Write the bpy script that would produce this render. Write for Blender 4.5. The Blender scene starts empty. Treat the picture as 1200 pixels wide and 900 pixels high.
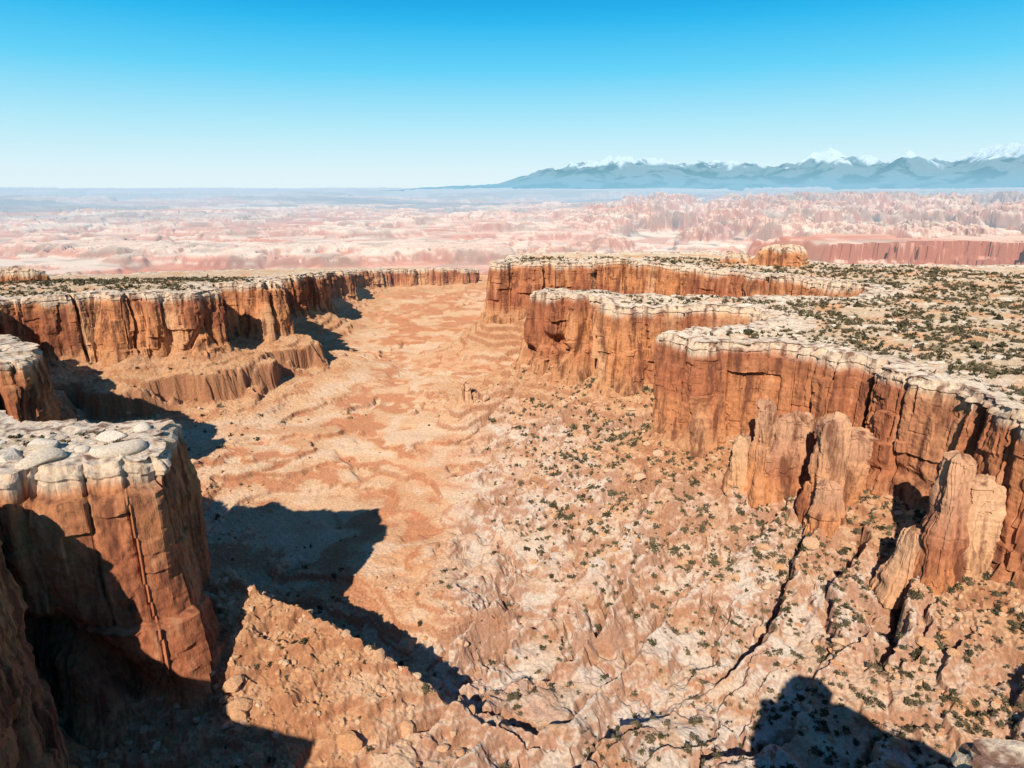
import bpy, math, numpy as np
from mathutils import Vector, kdtree
RS=np.random.RandomState
PERM=RS(7).permutation(256).astype(np.int32); PERM=np.concatenate([PERM,PERM])
ANG=RS(8).rand(256)*2*np.pi; GX=np.cos(ANG).astype(np.float32); GY=np.sin(ANG).astype(np.float32)
VAL=(RS(9).rand(256)*2-1).astype(np.float32)
def ss(a,b,x):
    t=np.clip((x-a)/(b-a),0,1); return t*t*(3-2*t)
def pn(x,y,s=0):
    x=np.asarray(x,dtype=np.float64)+s*17.31; y=np.asarray(y,dtype=np.float64)-s*9.77
    xf=np.floor(x); yf=np.floor(y); xi=xf.astype(np.int32)&255; yi=yf.astype(np.int32)&255
    u=(x-xf).astype(np.float32); v=(y-yf).astype(np.float32)
    def g(i,j,a,b):
        h=PERM[PERM[(xi+i)&255]+((yi+j)&255)]; return GX[h]*a+GY[h]*b
    fu=u*u*u*(u*(u*6-15)+10); fv=v*v*v*(v*(v*6-15)+10)
    n0=g(0,0,u,v)*(1-fu)+g(1,0,u-1,v)*fu
    n1=g(0,1,u,v-1)*(1-fu)+g(1,1,u-1,v-1)*fu
    return (n0*(1-fv)+n1*fv)*1.5
def fbm(x,y,o=4,s=0):
    r=0;a=1.0;f=1.0;t=0
    for i in range(o):
        r=r+a*pn(x*f,y*f,s+i*3.7); t+=a; a*=.5; f*=2.03
    return r/t*1.4
def ridged(x,y,o=3,s=0):
    r=0;a=1.0;f=1.0;t=0
    for i in range(o):
        r=r+a*(1-2*np.abs(pn(x*f,y*f,s+i*5.1))); t+=a; a*=.5; f*=2.1
    return r/t
def vn3(x,y,z,s=0):
    x=np.asarray(x,dtype=np.float64)+s*13.7; y=np.asarray(y,dtype=np.float64)+s*5.3; z=np.asarray(z,dtype=np.float64)+s*3.1
    xf=np.floor(x);yf=np.floor(y);zf=np.floor(z)
    xi=xf.astype(np.int32)&255;yi=yf.astype(np.int32)&255;zi=zf.astype(np.int32)&255
    u=x-xf;v=y-yf;w=z-zf;u=u*u*(3-2*u);v=v*v*(3-2*v);w=w*w*(3-2*w)
    def h(i,j,k): return VAL[PERM[PERM[PERM[(xi+i)&255]+((yi+j)&255)]+((zi+k)&255)]]
    a=h(0,0,0)*(1-u)+h(1,0,0)*u; b=h(0,1,0)*(1-u)+h(1,1,0)*u
    c=h(0,0,1)*(1-u)+h(1,0,1)*u; d=h(0,1,1)*(1-u)+h(1,1,1)*u
    return (a*(1-v)+b*v)*(1-w)+(c*(1-v)+d*v)*w
def hsh(a,b=0,s=0):
    a=np.asarray(a).astype(np.int64)&255; b=np.asarray(b).astype(np.int64)&255
    return VAL[PERM[PERM[(a+s*31)&255]+b]]

# ---------------------------------------------------------------- rim outline
CP=[(900,570),(600,568),(420,565),(330,580),(274,572),(250,600),(200,680),(117,700),(50,680),(0,655),(-14,610),(-12,580),
(11,575),(34,592),(55,583),(72,607),(100,610),(112,582),(125,566),(139,565),(146,535),(169,530),(178,500),(200,492),(215,470),(228,440),(212,415),
(193,402),(156,394),(120,402),(80,400),(50,424),(26,434),(13,426),(14,410),(22,402),(34,404),(40,390),(49,382),(50,364),(62,352),(88,360),(122,354),(128,332),(104,308),(80,300),(71,290),(80,277),(110,273),
(122,262),(123,245),(134,234),(131,222),(140,212),(140,195),(143,176),(150,158),(154,130),(156,95),(150,50),(120,28),(88,32),(66,46),(52,60),(40,52),(30,26),(14,8),(-10,0),(-45,2),
(-66,20),(-84,46),(-92,66),(-98,80),(-105,95),(-103,105),(-104,114),(-103,121),(-110,127),(-122,131),(-112,137),(-102,138),(-95,143),(-88,146),(-84,154),(-89,165),(-96,172),
(-110,178),(-120,174),(-134,173),(-160,178),(-190,190),(-205,212),(-192,228),(-178,236),(-174,245),(-184,254),(-215,275),(-240,300),(-262,330),(-290,362),(-286,384),
(-265,390),(-252,402),(-238,400),(-226,394),(-212,410),(-200,408),(-188,418),(-184,428),(-194,445),(-208,465),(-190,474),(-172,470),(-163,484),(-170,505),
(-190,540),(-215,600),(-200,660),(-190,708),(-222,780),(-202,860),(-215,930),(-187,1000),(-140,1020),(-100,1035),(-66,1055),(-52,1085),
(-100,1130),(-250,1100),(-380,950),(-400,780),(-450,650),(-600,600),(-900,600),(-900,-300),(900,-300)]
CP=np.array(CP,float)
def densify(P,step):
    out=[]
    n=len(P)
    for i in range(n):
        a=P[i];b=P[(i+1)%n];L=np.hypot(*(b-a));k=max(1,int(L/step))
        t=np.arange(k)/k
        out.append(a+(b-a)*t[:,None])
    return np.concatenate(out)
D=densify(CP,1.0)
def circ_smooth(A,k):
    w=np.hanning(2*k+3)[1:-1]; w/=w.sum(); n=len(A)
    E=np.concatenate([A[-k:],A,A[:k]])
    return np.stack([np.convolve(E[:,c],w,'valid') for c in range(A.shape[1])],1)[:n]
D=circ_smooth(D,3)
wx=6*fbm(D[:,0]/34,D[:,1]/34,4,1); wy=6*fbm(D[:,0]/34,D[:,1]/34,4,2)
near=ss(60,260,np.hypot(D[:,0],D[:,1]))
D[:,0]+=wx*(.35+.95*near); D[:,1]+=wy*(.35+.95*near)
seg=np.roll(D,-1,0)-D; L=np.hypot(seg[:,0],seg[:,1]); S=np.concatenate([[0],np.cumsum(L)])
dist=np.hypot(D[:,0],D[:,1]); vis=(D[:,1]>30)&(np.abs(np.arctan2(D[:,0],D[:,1]))<0.85)&(np.hypot(D[:,0],D[:,1])<1250)
spacing=np.where(vis,np.clip(dist*.0018,.28,2.2),6.0); spacing=circ_smooth(spacing[:,None],8)[:,0]
N=np.concatenate([[0],np.cumsum(L/spacing)])
k=int(N[-1]); q=np.linspace(0,N[-1],k,endpoint=False)
Sq=np.interp(q,N,S); DX=np.concatenate([D[:,0],D[:1,0]]);DY=np.concatenate([D[:,1],D[:1,1]])
R=np.stack([np.interp(Sq,S,DX),np.interp(Sq,S,DY)],1)
Dn=circ_smooth(D,7); T=np.roll(Dn,-1,0)-np.roll(Dn,1,0); T/=np.maximum(1e-6,np.hypot(T[:,0],T[:,1])[:,None])
Tn=np.concatenate([T,T[:1]])
nx=np.interp(Sq,S,Tn[:,1]); ny=np.interp(Sq,S,-Tn[:,0])
area=0.5*np.sum(CP[:,0]*np.roll(CP[:,1],-1)-np.roll(CP[:,0],-1)*CP[:,1])
if area<0: nx,ny=-nx,-ny
nl=np.hypot(nx,ny); nx/=nl; ny/=nl
# ---------------------------------------------------------------- signed distance raster
X0,X1,Y0,Y1,ST=-980,980,-380,1300,3.2
gx=np.arange(X0,X1,ST); gy=np.arange(Y0,Y1,ST)
kd=kdtree.KDTree(len(D))
for i,p in enumerate(D): kd.insert((p[0],p[1],0),i)
kd.balance()
sdg=np.zeros((len(gy),len(gx)),np.float32)
for j,y in enumerate(gy):
    row=sdg[j]
    for i,x in enumerate(gx): row[i]=kd.find((x,y,0))[2]
PA=D;PB=np.roll(D,-1,0)
for j,y in enumerate(gy):
    m=(PA[:,1]>y)!=(PB[:,1]>y)
    xs=np.sort(PA[m,0]+(y-PA[m,1])/(PB[m,1]-PA[m,1])*(PB[m,0]-PA[m,0]))
    ins=(np.searchsorted(xs,gx)&1)==1
    sdg[j][ins]*=-1
def SD(x,y):
    fx=np.clip((x-X0)/ST,0,len(gx)-1.001); fy=np.clip((y-Y0)/ST,0,len(gy)-1.001)
    i=fx.astype(int);j=fy.astype(int);u=fx-i;v=fy-j
    s=(sdg[j,i]*(1-u)+sdg[j,i+1]*u)*(1-v)+(sdg[j+1,i]*(1-u)+sdg[j+1,i+1]*u)*v
    out=(x<X0)|(x>X1)|(y<Y0)|(y>Y1)
    return np.where(out,np.maximum(s,150),s)
def Ptop(x,y):
    Lf=ss(-15,-60,x)
    return -60-.094*np.clip(y-450,0,800)*Lf+1.3*pn(x/70,y/70,4)
def Hc(x,y):
    h=42+0*x
    lf=ss(-20,-60,x)
    hl=60+(36-60)*ss(250,340,y)+(24-36)*ss(750,950,y)
    h=h*(1-lf)+hl*lf
    return h+8*ss(130,80,y)
def smax(a,b,k):
    h=np.clip(.5+.5*(a-b)/k,0,1); return b*(1-h)+a*h+k*h*(1-h)
def topz(x,y):
    z=Ptop(x,y)+1.1*fbm(x/22,y/22,3,11)
    t=z/1.1+0.4*pn(x/9,y/9,12); fr=t-np.floor(t); st=(np.floor(t)+ss(.35,.65,fr)-.4*pn(x/9,y/9,12))*1.1
    return z*.35+st*.65+.3*pn(x/3.1,y/3.1,13)+.18*pn(x/1.2,y/1.2,14)
def ground(x,y,parts=False):
    x=np.asarray(x,float);y=np.asarray(y,float)
    r=np.hypot(x,y); az=np.degrees(np.arctan2(x,y)); sd=SD(x,y); d=np.maximum(sd,0)
    n1=fbm(x/60,y/60,4,20); n2=fbm(x/16,y/16,4,21)
    zb=Ptop(x,y)-Hc(x,y)
    T0=zb-30*(1-np.exp(-d/44))-.07*d+3.2*n1*ss(0,40,d)+1.6*n2
    # spur below the left tower with the drainage behind it
    ax,ay,bx,by=-82,172,0,139
    u=np.clip(((x-ax)*(bx-ax)+(y-ay)*(by-ay))/((bx-ax)**2+(by-ay)**2),0,1)
    ex=x-ax-u*(bx-ax); ey=y-ay-u*(by-ay); e=np.hypot(ex,ey); back=ss(-4,4,ey+.4*ex)
    sp=-107-25*u**1.3-(.42+.9*back)*e+2.2*n2+1.5*n1+1.8*ridged(x/11,y/11,3,24)
    T0=T0-9*np.exp(-((e-26)/15)**2)*back*ss(1,.7,u)
    T0=smax(T0,sp,2.0)
    ax,ay,bx,by=18,405,-30,372
    u2=np.clip(((x-ax)*(bx-ax)+(y-ay)*(by-ay))/((bx-ax)**2+(by-ay)**2),0,1)
    e2=np.hypot(x-ax-u2*(bx-ax),y-ay-u2*(by-ay))
    T0=smax(T0,-101-17*u2-.6*e2+2*n2,3)
    F=-140+2.5*n1+.5*n2-ss(1150,2000,r)*110-8*np.exp(-((e-28)/18)**2)*back
    Z=smax(T0,F,7)
    # dipping slickrock ribs on right hand slope; scarps and joint gullies run up the slope
    wrp=10*fbm(x/85,y/85,2,30)+4.5*fbm(x/15,y/15,4,31)
    qd=(x-y)*.71+wrp
    rib=ss(8,26,d)*ss(-34,-8,x+6*n2)*ss(105,135,y)*ss(410,330,y)*ss(150,120,x)
    along=(x+y)*.7
    amp=np.clip(.95+1.9*pn(along/50,qd/24,33),.1,1.7)
    def saww(t,a,sh):
        i=np.floor(t); fr=t-i
        return np.where(fr<a,ss(0,a,fr),1-((fr-a)/(1-a))**sh)
    t1=qd/19+.8*pn(qd/60,along/120,39)
    s1=saww(t1,.07,.8); s2=saww(qd/8.0+.9*pn(along/22,qd/20,36),.15,.9)
    g1=t1-np.floor(t1); dg=np.minimum(g1,1-g1)*19
    gul=ss(.7,1,ridged(x/40+.4*n2,y/40,2,37))
    a2=np.clip(.2+2.6*pn(x/24,y/24,38),0,1.6)
    rough=ridged(x/8.5,y/8.5,3,44)
    Z=Z+rib*(amp*8.0*(s1-.5)-amp*4.8*np.exp(-(dg/1.6)**2)+a2*2.6*(s2-.5)-2.0*gul+1.3*rough*np.clip(.7+2*pn(x/28,y/28,45),.15,1.6))
    w=.8*fbm(x/46,y/46,2,40)
    t=Z/4.6+w; fr=t-np.floor(t); st=(np.floor(t)+ss(.6,.82,fr)-w)*4.6
    kk=(1-rib*.8)*np.clip(.55+.7*pn(x/80,y/80,41),.1,.85)*ss(3,18,d)*(1-.6*ss(60,20,e)*ss(-5,-60,x)*(y<230))
    Z=Z*(1-kk)+st*kk
    w2=w*1.5+.45*pn(x/11,y/11,46)
    t=Z/1.4+w2; fr=t-np.floor(t); st=(np.floor(t)+ss(.5,.8,fr)-w2)*1.4
    k2=.40*(1-.6*ss(-126,-134,Z)*(1-rib))*(1-.55*rib)*(1-.75*ss(75,25,d))*np.clip(.6+2*pn(x/40,y/40,47),0,1)
    Z=Z*(1-k2)+st*k2
    lm=ss(-40,-80,x)*ss(240,280,y)*ss(620,520,y)
    zz=Z+2*n2; c0=-114
    band=9*np.tanh((zz-c0)/1.2)*np.exp(-((zz-c0)/9)**2)
    Z=Z+lm*band*.75
    rub=ss(110,10,d)*(1-.35*rib)
    Z=Z+(.16+.84*rub)*(1.1*ridged(x/6.5,y/6.5,3,50)*ss(-.2,.5,pn(x/30,y/30,51)+.3)+.55*pn(x/2.4,y/2.4,52)+.4*pn(x/1.0,y/1.0,53))*ss(900,300,r)
    Z=Z-2.6*ss(.76,1,ridged(x/75,y/95,3,55))*ss(-118,-134,Z)
    # ------- far country
    n5=fbm(x/1800,y/1800,5,60); n6=fbm(x/420,y/420,5,61)
    zf=-255+38*n5*ss(1500,5000,r)+20*n6
    t=(zf+0)/22+.15*n6; fr=t-np.floor(t); zf=zf*.2+.8*((np.floor(t)+ss(.42,.58,fr)-.15*n6)*22)
    east=ss(-2,12,az)*ss(80,50,az)
    zf=zf+east*80*ss(2300,6500,r)-east*40*ss(8000,15000,r)
    kn=np.clip(.05+ridged(x/110+n6*.8,y/260+n6*.5,4,62)*1.4,0,1.2); kn=np.sqrt(kn)*ss(.0,.25,kn)
    kmask=ss(2,12,az+6*n5)*ss(80,60,az)*ss(2300,3000,r+500*n5)*ss(9500,7500,r)
    zf=zf+kmask*kn*(50+r*.009)*(.05+.95*ss(-.15,.25,fbm(x/650,y/650,3,63)))
    west=ss(.10,.28,fbm(x/1200,y/700,4,64))*ss(1900,2500,r)*ss(14000,9000,r)*(1-ss(4,12,az))
    zf=zf+west*(22+18*kn)
    # layered red escarpments
    rr=r-1900-360*fbm(x/340,y/340,5,65)-110*ridged(x/75,y/75,3,68)+(az-22)*(-8)
    esc=ss(19,23,az+7*n6)*ss(70,60,az)
    he=(.45*ss(0,12,rr)+.12*ss(12,90,rr)+.43*ss(90,106,rr))*ss(560,380,rr+260*n6)
    zf=zf*(1-esc*he)+(-132+12*n6+12*n5)*esc*he + esc*ss(-300,0,rr)*(1-he)*30
    mes=ss(.02,.10,fbm(x/7000,y/4000,4,66))*ss(13000,17000,r)*200
    zf=zf+mes*.7+60*fbm(x/6000,y/6000,4,67)*ss(9000,16000,r)+ss(16000,45000,r)*190
    fw=ss(1150,1900,r)
    fw=np.maximum(fw,ss(60,300,sd)*ss(650,900,y)*ss(-0,150,x+(y-900)*.3))
    fw=np.maximum(fw,ss(60,200,sd)*ss(-250,-330,x)*ss(560,640,y))
    Z=Z*(1-fw)+zf*fw
    inm=ss(-5.0,-8.5,sd)
    Z=np.where(inm>0,Z*(1-inm)+topz(x,y)*inm,Z)
    if parts: return Z,sd,rib*np.clip(amp+.4,0,1),fw,inm,r,az,n1,n2,n6,(kmask+west)*kn,esc*ss(-60,0,rr)
    return Z
# ---------------------------------------------------------------- mesh helper
def make_mesh(name,verts,faces,mat,smooth=False,cols=None,haze=None):
    me=bpy.data.meshes.new(name); verts=np.ascontiguousarray(verts,np.float32); faces=np.ascontiguousarray(faces,np.int32)
    nf,k=faces.shape
    me.vertices.add(len(verts)); me.vertices.foreach_set('co',verts.ravel())
    me.loops.add(nf*k); me.loops.foreach_set('vertex_index',faces.ravel())
    me.polygons.add(nf); me.polygons.foreach_set('loop_start',np.arange(0,nf*k,k,dtype=np.int32)); me.polygons.foreach_set('loop_total',np.full(nf,k,np.int32))
    me.update(calc_edges=True)
    me.polygons.foreach_set('use_smooth',np.full(nf,smooth,bool))
    if cols is not None:
        a=me.attributes.new('Col','FLOAT_COLOR','POINT'); c=np.ones((len(verts),4),np.float32); c[:,:3]=cols; a.data.foreach_set('color',c.ravel())
    if haze is not None:
        a=me.attributes.new('haze','FLOAT','POINT'); a.data.foreach_set('value',np.ascontiguousarray(haze,np.float32))
    ob=bpy.data.objects.new(name,me); bpy.context.scene.collection.objects.link(ob); me.materials.append(mat)
    return ob
def grid_faces(nr,nc,wrap=False):
    i=np.arange(nr-1)[:,None]; j=np.arange(nc if wrap else nc-1)[None,:]; j2=(j+1)%nc
    f=np.stack([i*nc+j,i*nc+j2,(i+1)*nc+j2,(i+1)*nc+j],-1)
    return f.reshape(-1,4)
def hazef(r): return .90*(1-np.exp(-np.maximum(r-700,0)/10500.0))  # share of painted airlight, growing with distance from the origin
# ---------------------------------------------------------------- materials
AIR=(.58,.77,.93)
def base_mat(name,kind,haze=True,air=AIR):
    m=bpy.data.materials.new(name); m.use_nodes=True; m.cycles.emission_sampling='NONE'
    nt=m.node_tree; nt.nodes.clear(); N=nt.nodes; Lk=nt.links
    out=N.new('ShaderNodeOutputMaterial'); bs=N.new('ShaderNodeBsdfDiffuse'); bs.inputs['Roughness'].default_value=.6
    geo=N.new('ShaderNodeNewGeometry'); at=N.new('ShaderNodeAttribute'); at.attribute_name='Col'
    def noise(scale,detail,vec=None,rough=.6):
        n=N.new('ShaderNodeTexNoise'); n.inputs['Scale'].default_value=scale; n.inputs['Detail'].default_value=detail; n.inputs['Roughness'].default_value=rough
        Lk.new(vec or geo.outputs['Position'],n.inputs['Vector']); return n.outputs['Fac']
    def mapr(f,a,b,c,d):
        n=N.new('ShaderNodeMapRange'); n.inputs[1].default_value=a;n.inputs[2].default_value=b;n.inputs[3].default_value=c;n.inputs[4].default_value=d
        Lk.new(f,n.inputs[0]); return n.outputs[0]
    def scaled(v):
        n=N.new('ShaderNodeVectorMath'); n.operation='MULTIPLY'; n.inputs[1].default_value=v; Lk.new(geo.outputs['Position'],n.inputs[0]); return n.outputs[0]
    def mul(colsock,valsock):
        n=N.new('ShaderNodeVectorMath'); n.operation='SCALE'; Lk.new(colsock,n.inputs[0]); Lk.new(valsock,n.inputs['Scale']); return n.outputs[0]
    def mix(f,a,b):
        n=N.new('ShaderNodeMix'); n.data_type='RGBA'; Lk.new(f,n.inputs[0])
        for s,i in ((a,6),(b,7)):
            if isinstance(s,tuple): n.inputs[i].default_value=(*s,1)
            else: Lk.new(s,n.inputs[i])
        return n.outputs[2]
    col=at.outputs['Color']; bh=None
    if kind=='ground':
        bh=noise(1.0,5,rough=.74); bd=.6
        col=mul(col,mapr(bh,.33,.67,.74,1.32))
    elif kind=='cliff':
        st=noise(1,4,scaled((.24,.24,.032)),.65)
        bed=noise(1,4,scaled((.03,.03,.6)),.7)
        col=mul(col,mapr(bed,.32,.68,.90,1.16))
        col=mix(mapr(st,.48,.62,0,.84),col,(.16,.056,.034))
        col=mix(mapr(st,.42,.32,0,.5),col,(.66,.36,.19))
        bh=noise(1.0,5,scaled((1,1,.5)),.72); bd=.6
        col=mul(col,mapr(bh,.33,.67,.80,1.2))
    elif kind=='rock':
        bh=noise(2.2,3); bd=.3; col=mul(col,mapr(bh,.3,.7,.8,1.3))
    Lk.new(col,bs.inputs['Color'])
    if bh is not None:
        b=N.new('ShaderNodeBump'); b.inputs['Distance'].default_value=bd; b.inputs['Strength'].default_value=.9; Lk.new(bh,b.inputs['Height'])
        Lk.new(b.outputs[0],bs.inputs['Normal'])
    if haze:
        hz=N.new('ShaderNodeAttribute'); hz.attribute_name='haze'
        em=N.new('ShaderNodeEmission'); em.inputs[0].default_value=(*air,1)  # airlight painted in as surface glow, weighted by the haze attribute
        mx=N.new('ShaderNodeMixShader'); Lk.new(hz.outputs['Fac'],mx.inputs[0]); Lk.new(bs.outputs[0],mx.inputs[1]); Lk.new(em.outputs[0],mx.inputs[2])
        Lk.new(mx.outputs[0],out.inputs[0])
    else: Lk.new(bs.outputs[0],out.inputs[0])
    return m
M_g=base_mat('desert_ground','ground'); M_c=base_mat('sandstone_cliff','cliff'); M_s=base_mat('shrub_foliage','plain',False); M_b=base_mat('boulder_rock','rock',False)
M_m=base_mat('mountain_rock','far',True,(.30,.62,.82))
c3=lambda *a: np.array(a,float)
def lerp(c,t,f): return c*(1-f[...,None])+t*f[...,None]
# ---------------------------------------------------------------- ground sheet
azd=np.concatenate([np.linspace(-180,-52,60,endpoint=False),np.linspace(-52,-42,70,endpoint=False),np.linspace(-42,42,1270,endpoint=False),np.linspace(42,52,70,endpoint=False),np.linspace(52,180,60,endpoint=False)])
rad=np.concatenate([np.linspace(1,30,8,endpoint=False),np.linspace(30,110,50,endpoint=False),np.geomspace(110,700,780,endpoint=False),np.geomspace(700,1600,160,endpoint=False),np.geomspace(1600,9000,420,endpoint=False),np.geomspace(9000,70000,100)])
A=np.radians(azd); GXX=rad[:,None]*np.sin(A)[None,:]; GYY=rad[:,None]*np.cos(A)[None,:]
gz,sd,rib,fw,inm,rr_,az_,n1,n2,n6,knm,escm=[a.astype(np.float32) for a in ground(GXX,GYY,True)]
V=np.stack([GXX,GYY,gz],-1)
du=np.roll(V,-1,1)-np.roll(V,1,1); dv=np.gradient(V,axis=0)
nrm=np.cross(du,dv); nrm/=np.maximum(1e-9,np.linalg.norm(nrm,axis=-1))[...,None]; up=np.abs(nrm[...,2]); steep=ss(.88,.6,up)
C=np.empty(V.shape); C[:]=c3(.65,.395,.225)
x,y=GXX,GYY
C=lerp(C,c3(.60,.30,.15),ss(0,.6,n1)*.7)
bandn=pn(gz/2.2+n2*.4,n1*2,70)
C=lerp(C,c3(.50,.185,.085),ss(.08,.4,bandn)*.75)
C=lerp(C,c3(.70,.50,.34),ss(.1,.55,-bandn)*.6)
tal=ss(75,15,sd); C=lerp(C,c3(.56,.30,.145),tal*.75)
C=lerp(C,c3(.42,.17,.075),tal*ss(.05,.45,fbm(x/9,y/9,3,74))*.55)
C=lerp(C,c3(.64,.51,.395),np.clip(rib,0,1)*(.6+.38*ss(-.3,.25,fbm(x/25,y/25,3,72)))*(.45+.55*ss(14,42,sd)))
C=lerp(C,c3(.54,.30,.155),np.clip(rib,0,1)*ss(.08,.45,fbm(x/12,y/12,3,73)+.15*bandn)*.65)
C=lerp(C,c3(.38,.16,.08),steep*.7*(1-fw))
tp=np.empty(V.shape); tp[:]=c3(.58,.41,.265)
tp=lerp(tp,c3(.48,.34,.21),ss(-.1,.5,fbm(x/18,y/18,3,75)))
tp=lerp(tp,c3(.58,.29,.14),ss(.0,.4,fbm(x/25,y/25,3,76))*.8)
capm=np.clip(ss(-30,-8,sd+9*fbm(x/14,y/14,3,77))+.85*ss(.1,.35,fbm(x/24,y/13,3,78)),0,1)
tp=lerp(tp,c3(.68,.57,.45),capm*(.25+.6*ss(-.2,.3,pn(x/3.5,y/3.5,79)+.5*pn(x/1.4,y/1.4,82))))
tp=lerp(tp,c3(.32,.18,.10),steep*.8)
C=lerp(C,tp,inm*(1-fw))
fc=np.empty(V.shape); fc[:]=c3(.70,.38,.26)
fc=lerp(fc,c3(.60,.25,.16),ss(-.15,.2,fbm(x/700,y/400,4,80)))
fc=lerp(fc,c3(.74,.53,.39),ss(.08,.3,fbm(x/500,y/400,4,81))*.7)
fc=lerp(fc,c3(.74,.54,.41),np.clip(knm*1.5,0,1)*.7*(1-.5*steep))
sb=pn(gz/11+.3*n6,x/2500,87)
fc=lerp(fc,c3(.54,.20,.12),ss(.05,.25,sb)*.55); fc=lerp(fc,c3(.80,.64,.50),ss(.08,.28,-sb)*.6)
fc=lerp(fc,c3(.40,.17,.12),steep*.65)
fc=lerp(fc,c3(.26,.21,.16),ss(.1,.35,fbm(x/230,y/160,5,85))*.4)
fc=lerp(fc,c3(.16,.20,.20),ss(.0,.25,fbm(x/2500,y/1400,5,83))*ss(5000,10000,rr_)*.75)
fc=lerp(fc,c3(.06,.11,.13),ss(.02,.2,fbm(x/150,y/170,4,84))*ss(3,12,az_)*ss(2700,3300,rr_)*(1-np.clip(knm*1.1,0,.8))*.85)  # dark blue-green between far knobs, painted in for the fins' blue shade
fc=lerp(fc,c3(.44,.16,.095),escm*ss(2700,2400,rr_)*(.1+.75*steep))
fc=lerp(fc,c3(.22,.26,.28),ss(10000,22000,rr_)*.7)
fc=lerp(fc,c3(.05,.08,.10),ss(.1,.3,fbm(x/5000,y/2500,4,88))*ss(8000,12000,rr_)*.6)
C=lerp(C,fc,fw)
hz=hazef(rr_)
F=grid_faces(len(rad),len(azd),True)
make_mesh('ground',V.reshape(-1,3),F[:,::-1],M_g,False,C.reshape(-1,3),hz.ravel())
# ---------------------------------------------------------------- cliffs
def cliff_off(s,x,y,dep,H,sc=1.0,fl=1.0):
    zz=dep
    o=.03*dep
    fl=fl*np.clip(.95+.9*vn3(s/55,0,0,31),.3,1.5)
    rg=1-2*np.abs(vn3(s/26,zz/90,0,1))
    o=o+sc*fl*(3.8*rg+2.6*(vn3(s/11,zz/45,0,2)))
    sw=s+2.5*vn3(s/15,zz/22,3,3)
    def blocks(w,h,sd_):
        tc=sw/w+.35*hsh(np.floor(sw/w),0,sd_); cid=np.floor(tc); fr=tc-cid
        rid=np.floor((zz+h*hsh(cid,1,sd_+1))/(h*(1+.4*hsh(cid,2,sd_+2))))
        a=hsh(cid,rid+7,sd_+3)
        tilt=(fr-.5)*hsh(cid,rid+9,sd_+4)
        gap=np.minimum(fr,1-fr)*w
        return a+1.1*tilt,gap,cid
    a,g,cid=blocks(17.,42.,1); o=o+sc*(3.0*a*(.5+.5*fl)-1.8*np.exp(-(g/.5)**2)*(hsh(cid,3,2)>-.3))
    a,g,cid=blocks(6.3,15.,5); o=o+sc*(1.0*a-.9*np.exp(-(g/.35)**2)*(hsh(cid,3,2)>.2))
    a,g,cid=blocks(2.3,4.5,9); o=o+sc*.30*a*ss(-.3,.3,vn3(s/20,zz/12,0,14))
    c=np.abs(vn3(s/19,zz/60,5,6)); o=o-sc*5.8*fl*ss(.10,0,c)
    lay=np.floor(zz/1.5+.5*vn3(s/25,0,0,8)); o=o+hsh(lay,0,4)*.6*ss(14,2,zz)+.25*hsh(np.floor(zz/4.5+.8*vn3(s/40,0,0,9)),3,5)
    o=o+.7*vn3(x/3.2,y/3.2,zz/3.4,10)+.35*vn3(x/1.3,y/1.3,zz/1.4,11)+.15*vn3(x/.6,y/.6,zz/.6,12)
    o=o-1.8*np.exp(-(dep/2.5)**1.5)
    o=o+3.*ss(H-5,H+6,dep)**1.5
    return o
def cliff_col(s,dep,H,x,y):
    C=np.empty(dep.shape+(3,)); C[:]=c3(.59,.25,.105)
    C=lerp(C,c3(.43,.15,.07),ss(-.2,.5,vn3(s/40,dep/16,0,20)+.3*vn3(s/9,dep/30,0,23)))
    C=lerp(C,c3(.68,.40,.21),ss(.1,.6,vn3(s/14,dep/60,0,21))*.7)
    C=lerp(C,c3(.70,.55,.39),ss(6.5,2.5,dep+3*vn3(s/10,0,0,22))*.85)
    C=lerp(C,c3(.36,.14,.07),ss(5,8,dep)*ss(14,10,dep)*.5)
    C=lerp(C,c3(.56,.28,.13),ss(H-9,H+2,dep)*.8)
    return C
H_=Hc(R[:,0],R[:,1])
nrow=110
v=np.linspace(0,1,nrow); inl=np.array([13.,10.5,8,6,4.5,3,1.8,.8])
ns=len(R); s=Sq[None,:]+0*v[:,None]
dep=v[:,None]**1.05*(H_[None,:]+18)
xb=R[None,:,0]+0*dep; yb=R[None,:,1]+0*dep
rnear=(ss(60,110,R[:,0])*ss(285,265,R[:,1]))
flm=(1-.68*rnear)[None,:]
off=cliff_off(s,xb,yb,dep,H_[None,:],1.0,flm)
o0=off[0:1]
CX=xb+nx[None,:]*off; CY=yb+ny[None,:]*off
rimz=topz(R[:,0]-nx*3,R[:,1]-ny*3)+.5
CZ=rimz[None,:]-dep
LX=R[None,:,0]+nx[None,:]*(o0-inl[:,None]); LY=R[None,:,1]+ny[None,:]*(o0-inl[:,None])
LZ=topz(LX,LY)+.55-ss(9,13,inl)[:,None]*1.6
w0=ss(4,.5,inl)[:,None]; LZ=LZ*(1-w0)+rimz[None,:]*w0
VX=np.concatenate([LX,CX]);VY=np.concatenate([LY,CY]);VZ=np.concatenate([LZ,CZ])
dd=np.concatenate([np.zeros(LX.shape),dep]); sA=np.concatenate([Sq[None,:]+0*LX,s])
CC=cliff_col(sA,dd,H_[None,:],VX,VY)
CC=lerp(CC,c3(.43,.155,.07),np.concatenate([0*LX,rnear[None,:]*.6*ss(5,11,dep)]))
lm=np.concatenate([np.ones(LX.shape),0*dep]); CC=lerp(CC,c3(.67,.56,.44),lm*(.3+.55*ss(-.2,.4,pn(VX/3.5,VY/3.5,79))))
rc=np.hypot(VX,VY)
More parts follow.
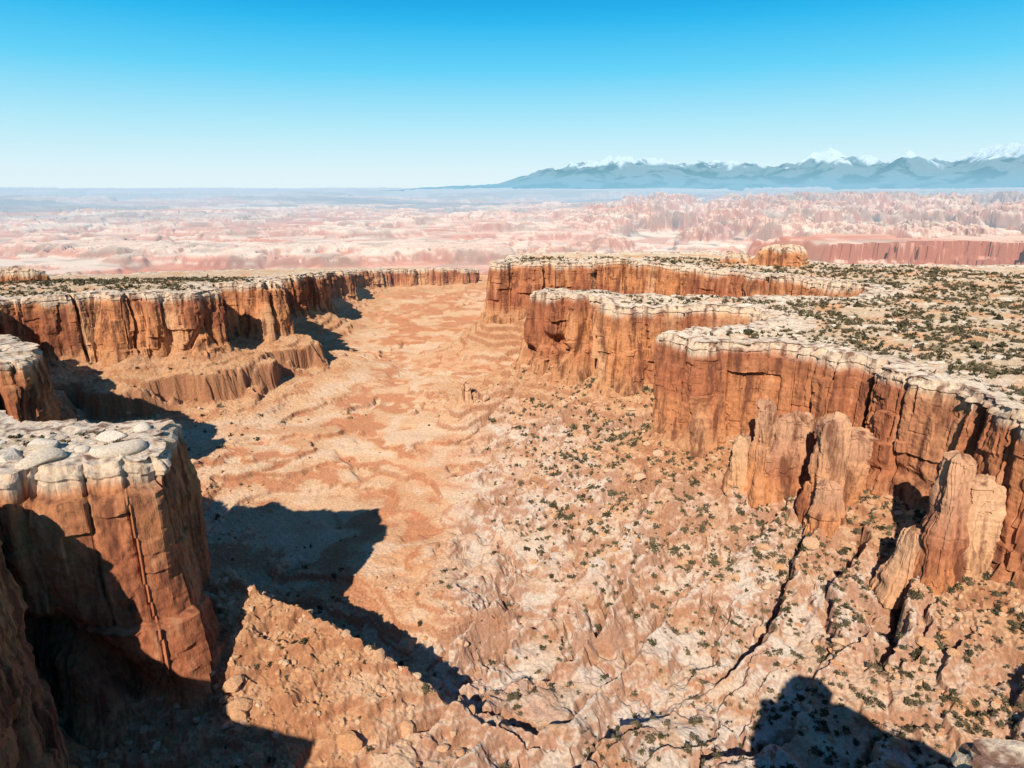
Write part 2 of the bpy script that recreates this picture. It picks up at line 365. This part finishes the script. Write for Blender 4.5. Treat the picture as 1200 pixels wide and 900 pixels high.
make_mesh('canyon_cliffs',np.stack([VX,VY,VZ],-1).reshape(-1,3),grid_faces(VX.shape[0],ns,True),M_c,False,CC.reshape(-1,3),hazef(rc).ravel())
# ---------------------------------------------------------------- spires / butte
def spire(name,cx,cy,rx,ry,rot,zt,zb,seed,flat=.8,taper=.35,neck=.2,pale=.0):
    na,nv=160,80
    a=np.linspace(0,2*np.pi,na,endpoint=False)[None,:]; v=np.linspace(0,1,nv)[:,None]
    capn=10
    H=zt-zb; dep=np.concatenate([np.zeros((capn,1)),v*H])+0*a
    pz=.74+taper*v**.8+neck*vn3(v*H/8,0,0,seed)+neck*.6*vn3(v*H/3,0,0,seed+1)
    prof=np.concatenate([np.linspace(.02,.95,capn)[:,None]*pz[0],pz])+0*a
    S=a*(rx+ry)*.5+seed*37+0*dep
    ca,sa=np.cos(a),np.sin(a)
    sq=1/np.maximum(np.abs(np.cos(a+.4)),np.abs(np.sin(a+.4)))**.5
    lob=sq*(.92+.30*vn3(ca*1.6+9,sa*1.6+9,dep/18,seed)+.18*np.round(2*vn3(ca*2.6+9,sa*2.6+9,dep/10,seed+3))*.5)
    ex=rx*ca*prof*lob; ey=ry*sa*prof*lob
    off=cliff_off(S,cx+ex,cy+ey,dep+3,H+30,.6,.4)
    wgt=ss(0,.06,a/(2*np.pi))*ss(1,.94,a/(2*np.pi)); off=off*wgt
    k=np.clip(prof/pz[0],0,1)**2
    X=ex+ca*off*k*.7; Y=ey+sa*off*k*.7
    Z=zt-dep+0*X; Z[:capn]+= (1-(prof[:capn]/pz[0])**2)*min(rx,ry)*(1-flat)*2+.9*vn3(X[:capn]/2,Y[:capn]/2,0,seed)
    Z=Z+1.6*np.round(2.2*vn3(ca*1.3+5,sa*1.3+5,0,seed+7))*.5*ss(12,0,dep)
    c,s_=math.cos(rot),math.sin(rot); WX=cx+X*c-Y*s_; WY=cy+X*s_+Y*c
    CC=cliff_col(S,dep+1+13*(pale>0),H+30,WX,WY)
    CC=lerp(CC,c3(.68,.45,.28),pale*ss(.75,.1,dep/H))
    return make_mesh(name,np.stack([WX,WY,Z],-1).reshape(-1,3),grid_faces(nv+capn,na,True),M_c,False,CC.reshape(-1,3),hazef(np.hypot(WX,WY)).ravel())
for i,p in enumerate([(112,225,5.8,5.4,.3,-77,-118,1),(122,232,11,7,.3,-85,-118,2),(109,217,5,5,.4,-98,-118,9),(98,248,5.4,4.6,.6,-80,-118,3),(109,247,9,6,.2,-84,-118,4),(90,252,5,5,.1,-94,-116,10),
 (125,178,5.2,4.8,.2,-73,-118,6),(137,182,11,7,.2,-82,-118,7),(119,182,5,6,.2,-98,-120,8),
 (-27,376,5,4,.6,-109,-135,12),(-21,380,5,4,.6,-113,-135,13)]):
    spire('rock_spire',*p[:7],seed=p[7],taper=.42,flat=.85,neck=.16,pale=.5)
spire('sandstone_butte',222,572,22,11,.1,-45,-64,21,flat=.95,taper=.35,neck=.06)
spire('sandstone_butte',190,590,14,9,.1,-53,-64,22,flat=.95,taper=.35,neck=.06)
spire('sandstone_butte',-350,480,22,10,.4,-55,-70,23,flat=.9,taper=.35,neck=.08)
# ---------------------------------------------------------------- scatter
rng=RS(5)
def ico(sub):
    import bmesh
    bm=bmesh.new(); bmesh.ops.create_icosphere(bm,subdivisions=sub,radius=1); bm.verts.ensure_lookup_table()
    vv=np.array([v.co[:] for v in bm.verts]); ff=np.array([[v.index for v in f.verts] for f in bm.faces]); bm.free(); return vv,ff
def polar_pts(n,r0,r1,amin,amax,p=1.0):
    u=rng.rand(n); r=(r0**p+u*(r1**p-r0**p))**(1/p); a=np.radians(amin+rng.rand(n)*(amax-amin)); return r*np.sin(a),r*np.cos(a)
def boulders(name,px,py,size,flat,colA,colB,sub=2,sink=.25,zo=None):
    iv,jf=ico(sub); n=len(px); z=ground(px,py) if zo is None else zo
    k=len(iv); a=rng.rand(n)*6.28
    P=np.repeat(iv[None],n,0)
    for q in range(6):
        d=rng.randn(n,3); d/=np.linalg.norm(d,axis=1)[:,None]; lim=.45+.35*rng.rand(n)
        t=np.einsum('nkc,nc->nk',P,d); ex=np.maximum(t-lim[:,None],0); P=P-ex[...,None]*d[:,None,:]
    sc=np.stack([size*(.8+.6*rng.rand(n)),size*(.7+.4*rng.rand(n)),size*flat*(.7+.5*rng.rand(n))],-1)
    P=P*sc[:,None,:]
    c,s_=np.cos(a)[:,None],np.sin(a)[:,None]
    X=P[...,0]*c-P[...,1]*s_+px[:,None]; Y=P[...,0]*s_+P[...,1]*c+py[:,None]; Z=P[...,2]+(z+size*flat*(.5-sink))[:,None]
    f=(jf[None]+(np.arange(n)*k)[:,None,None]).reshape(-1,3)
    t=rng.rand(n)[:,None,None]; cc=(c3(*colA)*(1-t)+c3(*colB)*t)+0*P
    return make_mesh(name,np.stack([X,Y,Z],-1).reshape(-1,3),f,M_b,False,cc.reshape(-1,3))
bx,by=polar_pts(38000,110,420,-42,42,1.3); sdb=SD(bx,by); den=ss(95,8,sdb)*(sdb>1)*(.2+1.2*ss(-.1,.5,pn(bx/14,by/14,90)))
m=rng.rand(len(bx))<den*.8; bx,by=bx[m],by[m]
sz=.25+.5*rng.rand(len(bx))**3*2.4+ (rng.rand(len(bx))<.03)*rng.rand(len(bx))*2.4
big=sz>.6
boulders('talus_boulders',bx[big],by[big],sz[big],.75,(.56,.28,.13),(.64,.43,.27),2)
boulders('talus_boulders',bx[~big],by[~big],sz[~big],.75,(.56,.28,.13),(.64,.43,.27),1)
tx,ty=polar_pts(24000,110,520,-42,42,1.3); sdt=SD(tx,ty); m=(sdt<-2)&(rng.rand(len(tx))<(.14+.75*ss(-26,-4,sdt))*(ss(-.3,.3,pn(tx/10,ty/10,91))+.15)); tx,ty=tx[m],ty[m]
boulders('rimrock_slabs',tx,ty,.4+1.9*rng.rand(len(tx))**3,.4,(.56,.42,.30),(.70,.59,.47),2)
kx=np.array([-106,-93,-111,-99,-115,-95.,-101.]);ky=np.array([143,151,152,159,146,165.,150])
boulders('capstones',kx,ky,np.array([5.0,4.6,3.4,3.0,3.2,2.8,2.2]),.5,(.62,.49,.36),(.68,.56,.44),4,sink=.25,zo=topz(kx,ky)+.3)
def shrubs(name,px,py,size,nt):
    n=len(px); z=ground(px,py)
    d=rng.randn(n,nt,3); d/=np.linalg.norm(d,axis=2)[...,None]; d[...,2]=np.abs(d[...,2])
    rad_=(.45+.55*rng.rand(n,nt,1))*(.75+.35*np.sin(d[...,:1]*4+rng.rand(n,1,1)*6)+.0)
    ctr=d*rad_*size[:,None,None]*np.array([1,1,.8])
    ts=(.24 if nt>40 else .42)*size[:,None,None,None]
    tri=ctr[:,:,None,:]+rng.randn(n,nt,3,3)*ts
    tri=tri+np.stack([px,py,z+size*.1],-1)[:,None,None,:]
    g=rng.rand(n,1,1,1); l=.6+.7*rng.rand(n,nt,1,1)
    cc=((c3(.072,.062,.032)*(1-g)+c3(.20,.15,.085)*g)*l)+0*tri
    V=tri.reshape(-1,3); return make_mesh(name,V,np.arange(len(V)).reshape(-1,3),M_s,False,cc.reshape(-1,3))
sx,sy=polar_pts(84000,100,640,-43,43,1.4); sds=SD(sx,sy)
rb=ss(-20,30,sx)
cl=ss(-.6,.2,fbm(sx/22,sy/22,3,95)); cl2=ss(-.4,.15,fbm(sx/12,sy/12,3,96))
pr=np.where(sds<-3,.46*cl*(1-.5*ss(-22,-4,sds)),np.where(sds>2,(.10+.68*ss(110,20,sds))*cl2*(.07+.93*rb)*ss(430,330,sy),0))
m=(rng.rand(len(sx))<pr); sx,sy=sx[m],sy[m]; rs=np.hypot(sx,sy)
size=.42+1.0*rng.rand(len(sx))**1.9+ (SD(sx,sy)<0)*.12+(rng.rand(len(sx))<.06)*.8
nr=rs<220
shrubs('desert_shrubs',sx[nr],sy[nr],size[nr],56)
shrubs('desert_shrubs',sx[~nr],sy[~nr],size[~nr],20)
print('counts',ns,len(bx),len(tx),len(sx))
# ---------------------------------------------------------------- mountains
ma=np.radians(np.linspace(-16,60,760)); mr=np.linspace(34000,52000,150)
MX=mr[:,None]*np.sin(ma);MY=mr[:,None]*np.cos(ma); adeg=np.degrees(ma)[None,:]
t=(mr[:,None]-34000)/18000
env=ss(-15,0,adeg)*.16+ss(-2,3.5,adeg)*.36
pk2=.40*np.exp(-((adeg-9)/4.5)**2)+.2*np.exp(-((adeg-16)/2.5)**2)+.50*np.exp(-((adeg-24)/3.0)**2)+.34*np.exp(-((adeg-29)/1.8)**2)+.58*np.exp(-((adeg-35)/2.8)**2)+.4*np.exp(-((adeg-43)/4)**2)
rg=ridged(MX/3600,MY/3600,6,102)
MZ=-100+(2500*(env*.85+pk2*.62)*(.66+.60*rg)+300*env*fbm(MX/1500,MY/1500,4,105))*np.sin(np.pi*np.clip(t,0,1))**.8
mc=np.empty(MZ.shape+(3,)); mc[:]=c3(.20,.26,.27); mc=lerp(mc,c3(.03,.09,.10),ss(-.05,.25,fbm(MX/1800,MY/1200,4,106))*.8); mc=lerp(mc,c3(.88,.9,.92),ss(1300,1500,MZ+500*fbm(MX/1100,MY/900,4,103))*.75)
hzm=.78-.32*ss(100,1100,MZ)  # painted haze glow on the range, thinner towards the peaks
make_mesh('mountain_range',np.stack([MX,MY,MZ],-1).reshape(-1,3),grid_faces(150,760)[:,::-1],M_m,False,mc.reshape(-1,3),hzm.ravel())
# ---------------------------------------------------------------- light, sky, camera
EL=math.radians(35); AZ=math.radians(15)
trav=Vector((math.sin(AZ)*math.cos(EL),math.cos(AZ)*math.cos(EL),-math.sin(EL)))
sl=bpy.data.lights.new('sun','SUN'); sl.energy=5; sl.angle=math.radians(.5); sl.color=(1,.95,.86)
so=bpy.data.objects.new('sun',sl); bpy.context.scene.collection.objects.link(so); so.rotation_euler=trav.to_track_quat('-Z','Y').to_euler()
w=bpy.data.worlds.new('World'); bpy.context.scene.world=w; w.use_nodes=True; nt=w.node_tree; N=nt.nodes; Lk=nt.links; N.clear()
out=N.new('ShaderNodeOutputWorld'); bg=N.new('ShaderNodeBackground'); bg.inputs[1].default_value=.1
sk=N.new('ShaderNodeTexSky'); sk.sky_type='NISHITA'; sk.sun_disc=False; sk.sun_elevation=EL; sk.sun_rotation=math.pi+AZ
tc=N.new('ShaderNodeTexCoord'); sx_=N.new('ShaderNodeSeparateXYZ'); Lk.new(tc.outputs['Generated'],sx_.inputs[0])
rp=N.new('ShaderNodeValToRGB'); e=rp.color_ramp.elements
st=[(0,(.80,.95,1.0)),(.025,(.74,.93,1.)),(.08,(.46,.84,.98)),(.15,(.12,.66,.97)),(.205,(.015,.50,.90)),(.225,(.0,.42,.84)),(.30,(.0,.28,.62)),(.5,(.0,.13,.38)),(1,(.0,.085,.28))]
e[0].position=0;e[0].color=(*st[0][1],1);e[1].position=1;e[1].color=(*st[-1][1],1)
for p,c in st[1:-1]:
    k=e.new(p);k.color=(*c,1)
Lk.new(sx_.outputs[2],rp.inputs[0])
vm=N.new('ShaderNodeVectorMath');vm.operation='SCALE';vm.inputs['Scale'].default_value=10; Lk.new(rp.outputs[0],vm.inputs[0])
mx=N.new('ShaderNodeMix');mx.data_type='RGBA';mx.inputs[0].default_value=.93; Lk.new(sk.outputs[0],mx.inputs[6]);Lk.new(vm.outputs[0],mx.inputs[7])
Lk.new(mx.outputs[2],bg.inputs[0]);Lk.new(bg.outputs[0],out.inputs[0])
cam=bpy.data.cameras.new('camera'); cam.sensor_width=36; cam.lens=24; cam.clip_start=.5; cam.clip_end=150000
co=bpy.data.objects.new('camera',cam); bpy.context.scene.collection.objects.link(co); co.rotation_euler=(math.radians(90-15.9),0,0); bpy.context.scene.camera=co
sc=bpy.context.scene; sc.view_settings.view_transform='Standard'; sc.view_settings.look='None'; sc.view_settings.exposure=0
